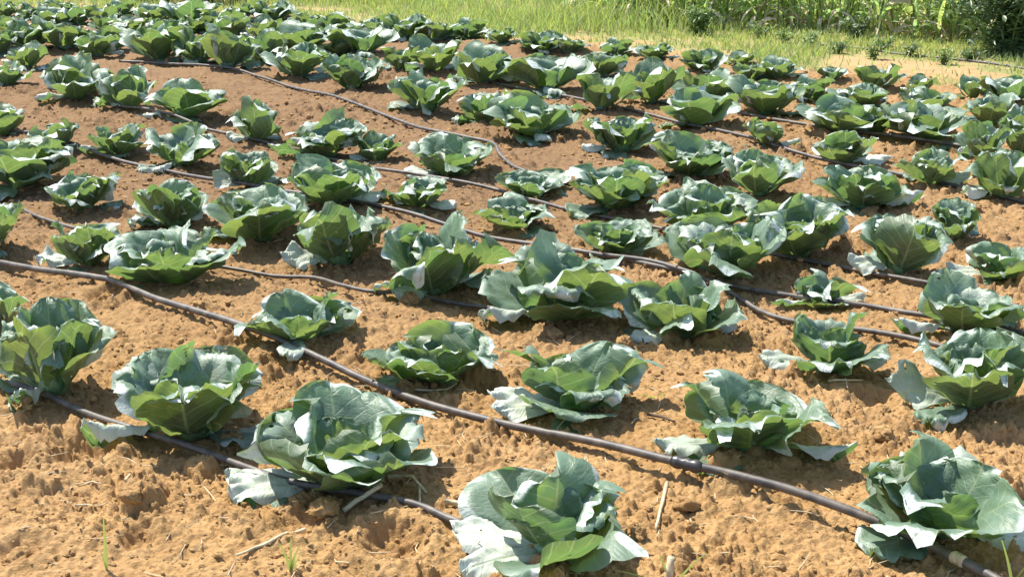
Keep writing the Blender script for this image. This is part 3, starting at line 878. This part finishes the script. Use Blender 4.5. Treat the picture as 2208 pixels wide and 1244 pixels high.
def blade(p0, p1, wd, bend, n=6, flat=0.25):
    """a folded strip from p0 to p1 bending sideways"""
    p0, p1 = np.array(p0, float), np.array(p1, float)
    d = p1-p0; s = np.cross(d, [0, 1, 0.2]); s /= np.linalg.norm(s)+1e-9
    t = np.linspace(0, 1, n)
    mid = p0 + d*t[:, None] + np.array(bend)*(t*t)[:, None]
    wv = wd*np.clip(1.15 - t, 0.05, 1)**0.7*np.clip(0.4+t*4, 0, 1)
    nrm = np.cross(s, d); nrm /= np.linalg.norm(nrm)+1e-9
    V = np.concatenate([mid - s*wv[:, None], mid + nrm*(wv*flat)[:, None], mid + s*wv[:, None]])
    F = []
    for i in range(n-1):
        F += [(i, i+1, n+i+1, n+i), (n+i, n+i+1, 2*n+i+1, 2*n+i)]
    return V, np.array(F)

def sprout(label, px, py, blades, name='grass_sprout'):
    x, y = ground_at(px, py)
    g = Geo()
    for dx, dy, h, wd, bx in blades:
        V, F = blade((0, 0, -0.01), (dx, dy, h), wd, (bx, 0, -abs(bx)*0.5))
        g.add(V, F, None, 0.4)
    o = link(name, g.mesh(name, M_GRASS))
    o.location = (x, y, sh(x, y, True))
    tag(o, label, 'grass sprout', 'grass sprouts on the soil')
sprout('single green blade standing on the open soil', 232, 1250, [(0.006, 0, 0.14, 0.005, 0.0), (-0.004, 0.01, 0.05, 0.003, -.01)])
sprout('small tuft of blades near the long pale stalk', 628, 1252, [(-.012, 0, .075, .004, -.01), (.0, .01, .085, .004, .004), (.012, 0, .07, .004, .012), (.02, .0, .05, .003, .01)])
sprout('yellowing seedling with arched blades beside the lowest cabbage', 1448, 1262, [(-.09, 0, .075, .004, -.05), (.05, .0, .11, .004, .03), (.03, -.02, .06, .003, .05), (-.02, .01, .09, .004, -.01)])
sprout('sparse green seedling by the big ragged cabbage', 1415, 850, [(-.03, 0, .02, .005, -.02), (.02, 0, .02, .004, .01)])
sprout('dry forked seedling under the big cabbage by the lowest hose', 805, 1090, [(-.015, 0, .07, .004, -.01), (.02, 0, .09, .004, .01), (.0, .01, .05, .003, .02)])
sprout('dark thin seedling at the corner below the glossy cabbage', 2185, 1250, [(-.03, 0, .12, .004, -.01), (.02, 0, .07, .004, .02), (.03, .0, .05, .003, .02)])
sprout('yellow weed beside the edge hose far out', 2080, 402, [(-.04, 0, .05, .006, -.03), (.03, 0, .07, .006, .02), (.0, .0, .06, .005, .01)])
stub = ground_at(1440, 1262)
V, F = tube([(0, 0, -0.02), (0.002, 0, 0.04), (0.006, 0.003, 0.085)], [0.011, 0.010, 0.009], 9)
so = link('cut_stub', mesh_np('cut_stub', V, F, M_STRAW)); so.location = (stub[0], stub[1], sh(*stub, True))
tag(so, 'thick beige cut stub standing in the soil at the bottom', 'stub')

def build_straw_bits():
    rng = np.random.default_rng(8)
    g = Geo()
    N = 700
    r = np.exp(rng.uniform(math.log(1.9), math.log(7.5), N)); a = rng.uniform(-0.45, 0.45, N)
    x, y = r*np.sin(a), r*np.cos(a)
    z = soil_height(x, y)
    for i in range(N):
        l = rng.uniform(0.012, 0.05); th = rng.uniform(0, 6.28)
        d = np.array([math.cos(th), math.sin(th), rng.normal(0, .25)])*l
        c = np.array([x[i], y[i], z[i]+0.004])
        b = np.array([rng.normal(), rng.normal(), 0])*l*0.2
        V, F = tube([c-d, c+b, c+d], [0.0012, 0.0018, 0.001], 4)
        g.add(V, F)
    o = link('straw_litter', g.mesh('straw_litter', M_STRAW))
    tag(o, 'tiny bits of dry straw littering the soil', 'straw', kind='stuff')
build_straw_bits()

# ------------------------------------------------------------------ grass verge
def build_grass():
    rng = np.random.default_rng(21)
    N = 190000
    y = rng.uniform(8.0, 30.0, N)**1.0
    x = rng.uniform(-0.46, 0.46, N)*y
    be = beyond_edge(x, y)
    patch = vnoise(x/0.8, y/0.5, 55) + 0.6*vnoise(x/0.25, y/0.25, 56)
    track = np.exp(-((be - 0.95 + 0.25*vnoise(x/0.9, y/0.5, 58))/0.5)**2)*np.clip((x-1.6)/2.2, 0, 1)
    dens = np.clip(be*0.6 + 0.2 + patch*1.7 - 0.7*track, 0.07, 1)
    ok = (be > -0.3) & (rng.uniform(size=N) < dens)
    x, y, be, track = x[ok], y[ok], be[ok], track[ok]
    n = len(x)
    z = soil_height(x, y, False)
    tall = np.clip(vnoise(x/1.3, y/1.3, 61)*1.4 + 0.5, 0.1, 1)*np.clip(be/2.5, 0.22, 1)*np.clip(1.15 - np.clip((x-2)/4, 0, .7), .3, 1.2)
    h = (0.06 + 0.34*tall)*rng.uniform(0.5, 1.15, n)
    wd = rng.uniform(0.003, 0.008, n)
    th = rng.uniform(0, 6.28, n); lean = rng.uniform(0.05, 0.7, n)*h
    px, py = np.cos(th), np.sin(th)
    fa = rng.uniform(0, 6.28, n); sx, sy = np.cos(fa)*wd, np.sin(fa)*wd
    V = np.zeros((n, 7, 3), np.float32)
    for k, (t, ws) in enumerate(((0, 0.8), (0.4, 1.0), (0.75, 0.7))):
        cx = x + px*lean*t*t; cy = y + py*lean*t*t; cz = z - 0.01 + h*t*(1-0.18*t)
        V[:, 2*k] = np.stack([cx-sx*ws, cy-sy*ws, cz], 1)
        V[:, 2*k+1] = np.stack([cx+sx*ws, cy+sy*ws, cz], 1)
    V[:, 6] = np.stack([x+px*lean, y+py*lean, z + h*0.84], 1)
    b = np.arange(n)[:, None]*7
    F = np.concatenate([b+[0, 1, 3, 2], b+[2, 3, 5, 4]]); 
    T3 = b+[4, 5, 6, 6]
    # the tip as a thin quad: repeat the top vertex a hair to one side
    V = np.concatenate([V, V[:, 6:7]+np.array([0.0008, 0, 0])], 1)
    b = np.arange(n)[:, None]*8
    F = np.concatenate([b+[0, 1, 3, 2], b+[2, 3, 5, 4], b+[4, 5, 7, 6]])
    tone = np.repeat(np.clip(rng.normal(0.5, 0.3, n) + 0.5*vnoise(x/0.9, y/0.9, 70), 0, 1), 8)
    o = link('grass', mesh_np('grass', V.reshape(-1, 3), F, M_GRASS, True, None, {'tone': tone}))
    tag(o, 'bright yellow-green grass along the edge of the field', 'grass', kind='stuff')
build_grass()

# ------------------------------------------------------------------ maize, bushes, weeds behind the field
def strip_leaf(p, az, L, wd, e0, droop, n=9, twist=0.5):
    t = np.linspace(0, 1, n)
    e = e0 - droop*t**1.4
    dt = 1.0/(n-1)
    rr = np.concatenate([[0], np.cumsum(np.cos(e[:-1])*dt*L)]); zz = np.concatenate([[0], np.cumsum(np.sin(e[:-1])*dt*L)])
    w_ = wd*np.clip(np.minimum(0.45+t*3, (1.02-t)**0.6*1.25), 0.03, 1)
    d = np.array([math.cos(az), math.sin(az), 0]); s0 = np.array([-math.sin(az), math.cos(az), 0])
    C0 = np.array(p) + rr[:, None]*d + zz[:, None]*[0, 0, 1]
    tw = twist*t
    nrm = -np.sin(e)[:, None]*d + np.cos(e)[:, None]*[0, 0, 1]
    s = np.cos(tw)[:, None]*s0 + np.sin(tw)[:, None]*nrm
    nn = -np.sin(tw)[:, None]*s0 + np.cos(tw)[:, None]*nrm
    V = np.concatenate([C0 - s*w_[:, None] + nn*(w_*0.35)[:, None], C0, C0 + s*w_[:, None] + nn*(w_*0.35)[:, None]])
    F = []
    for i in range(n-1): F += [(i, i+1, n+i+1, n+i), (n+i, n+i+1, 2*n+i+1, 2*n+i)]
    return V, np.array(F)

def maize_mesh(seed):
    rng = np.random.default_rng(seed)
    g = Geo(); idx = []
    H = rng.uniform(0.9, 1.15)
    pts = [(rng.normal(0, .01)*i, rng.normal(0, .01)*i, H*i/5 - 0.05) for i in range(6)]
    V, F = tube(pts, np.linspace(0.011, 0.005, 6), 6); g.add(V, F, None, 0.3); idx += [1]*len(F)
    nl = 15; a = rng.uniform(0, 6.28)
    for k in range(nl):
        z = 0.04 + (H-0.2)*(k/nl)**1.35
        az = a + math.pi*(k % 2) + rng.normal(0, .5)
        dead = k < 7 and rng.uniform() < 0.42
        if dead: V, F = strip_leaf((0, 0, z), az, rng.uniform(.3, .5), rng.uniform(.015, .03), rng.uniform(-.2, .7), rng.uniform(1.6, 2.3), twist=rng.normal(0, 1.3))
        else: V, F = strip_leaf((0, 0, z), az, rng.uniform(.28, .5), rng.uniform(.014, .025), rng.uniform(.9, 1.4), rng.uniform(.7, 2.2), twist=rng.normal(0, .8))
        g.add(V, F, None, rng.uniform(0, 1)); idx += [2 if dead else 0]*len(F)
    return mesh_np('maize_plant', np.concatenate(g.V), np.concatenate(g.F), None, True, np.concatenate(g.U), {'tone': np.concatenate(g.T)}, [M_MAIZE, M_STEM, M_DEAD], idx)

MAIZE_FRONT = [(1190, 10), (1260, 36), (1340, 48), (1480, 56), (1620, 60), (1780, 66), (1900, 76), (2040, 88), (2300, 112)]
def build_maize():
    rng = np.random.default_rng(77)
    protos = [maize_mesh(900+i) for i in range(7)]
    fr = [ground_at(*p) for p in MAIZE_FRONT]
    fx = np.array([p[0] for p in fr]); fy = np.array([p[1] for p in fr])
    k = 0
    for depth in range(3):
        for i in range(52):
            s = (i + rng.uniform(-.4, .4))/51.0
            x = fx[0] + (fx[-1]-fx[0])*s
            y = np.interp(x, fx, fy) + depth*0.42 + rng.normal(0, .12)
            x += depth*0.12*x/3
            o = link('maize_plant', protos[k % 7]); k += 1
            o.location = (x, y, sh(x, y) - 0.02)
            o.rotation_euler = (rng.normal(0, .06), rng.normal(0, .06), rng.uniform(0, 6.28))
            s_ = rng.uniform(.85, 1.12); o.scale = (s_, s_, s_)
            tag(o, 'tall leafy maize plant in the dense stand behind the field', 'maize plant', 'maize plants in the stand behind the field')
build_maize()

def shrub(name, label, px, py, R, H, nl, ll, lw, mat, seed, cat='bush', group=None, stems=9):
    rng = np.random.default_rng(seed)
    x, y = ground_at(px, py)
    o = thing(name, label, cat, (x, y, sh(x, y)), group)
    gs, gl = Geo(), Geo()
    tips = []
    for i in range(stems):
        az = rng.uniform(0, 6.28); rr = R*math.sqrt(rng.uniform(0.02, 1)); hh = H*rng.uniform(.55, 1)*(1-0.35*(rr/R)**2)
        p = [(0.15*rr*math.cos(az), 0.15*rr*math.sin(az), -0.03), (0.5*rr*math.cos(az), 0.5*rr*math.sin(az), hh*0.55), (rr*math.cos(az), rr*math.sin(az), hh)]
        P = smooth_path(p, H/8)
        V, F = tube(P, np.linspace(0.010, 0.003, len(P))*max(0.5, H), 5); gs.add(V, F)
        tips.append(P)
    per = nl//stems
    for P in tips:
        for k in range(per):
            q = P[min(len(P)-1, int(len(P)*rng.uniform(0.08, 1)**0.8))] + rng.normal(0, R*0.13, 3)*[1, 1, .8]
            q[2] = max(q[2], 0.02)
            V, F = strip_leaf(q, rng.uniform(0, 6.28), ll*rng.uniform(.6, 1.2), lw*rng.uniform(.6, 1.2), rng.uniform(-.3, 1.0), rng.uniform(.2, 1.5), 4, rng.normal(0, .6))
            gl.add(V, F, None, float(np.clip(rng.normal(.5, .3), 0, 1)))
    link('stems', gs.mesh('stems', M_STEM), o)
    link('foliage', gl.mesh('foliage', mat), o)
    return o
shrub('bush', 'dark leafy bush at the end of the bare track', 2172, 116, 0.62, 1.15, 3000, 0.13, 0.018, M_BUSH, 1, stems=26)
shrub('bush', 'mid green bush standing between the maize and the dark bush', 2110, 72, 0.55, 1.1, 2200, 0.12, 0.015, M_WEED, 2, stems=22)
shrub('bush', 'dark weedy bush at the foot of the maize', 1505, 76, 0.2, 0.32, 420, 0.08, 0.014, M_WEED, 3, stems=14)
shrub('bush', 'small dark shrub among grass below the maize', 1845, 84, 0.13, 0.24, 260, 0.06, 0.012, M_BUSH, 4, stems=10)
shrub('bush', 'olive weedy shrub behind the top row of cabbages', 330, 2, 0.55, 0.55, 900, 0.09, 0.016, M_WEED, 5, stems=16)
shrub('bush', 'darker weedy shrub beside the olive one behind the top row', 430, 6, 0.5, 0.6, 1000, 0.09, 0.014, M_BUSH, 6, stems=16)
shrub('bush', 'narrow dark shrub in the grass where the cabbages stop', 512, 8, 0.22, 0.6, 500, 0.08, 0.014, M_BUSH, 7, stems=10)
WEEDS = [(1738, 100, .12, .16, 'low weed clump at the upper end of the bare track'), (1806, 116, .08, .16, 'dark small weed beside the hose end on the track'),
         (1880, 128, .10, .2, 'dark weed tuft standing on the bare track hose'), (1960, 122, .09, .16, 'weed tuft midway along the bare track hose'),
         (2036, 140, .09, .15, 'dark weed tuft on the lower side of the track'), (1905, 108, .10, .14, 'weed clump in the grass above the track'),
         (1690, 92, .14, .14, 'loose weed clump below the maize by the track'), (1405, 60, .14, .25, 'weed clump at the near corner of the maize'),
         (1640, 82, .14, .2, 'weed clump under the maize between the two dark shrubs'), (2090, 132, .1, .14, 'weed tuft at the foot of the dark bush')]
for i, (px, py, R, H, lab) in enumerate(WEEDS):
    shrub('weed', lab, px, py, R, H, 130, 0.06, 0.009, M_BUSH if i % 2 else M_WEED, 50+i, 'weed', 'weeds along the edge of the field', stems=7)
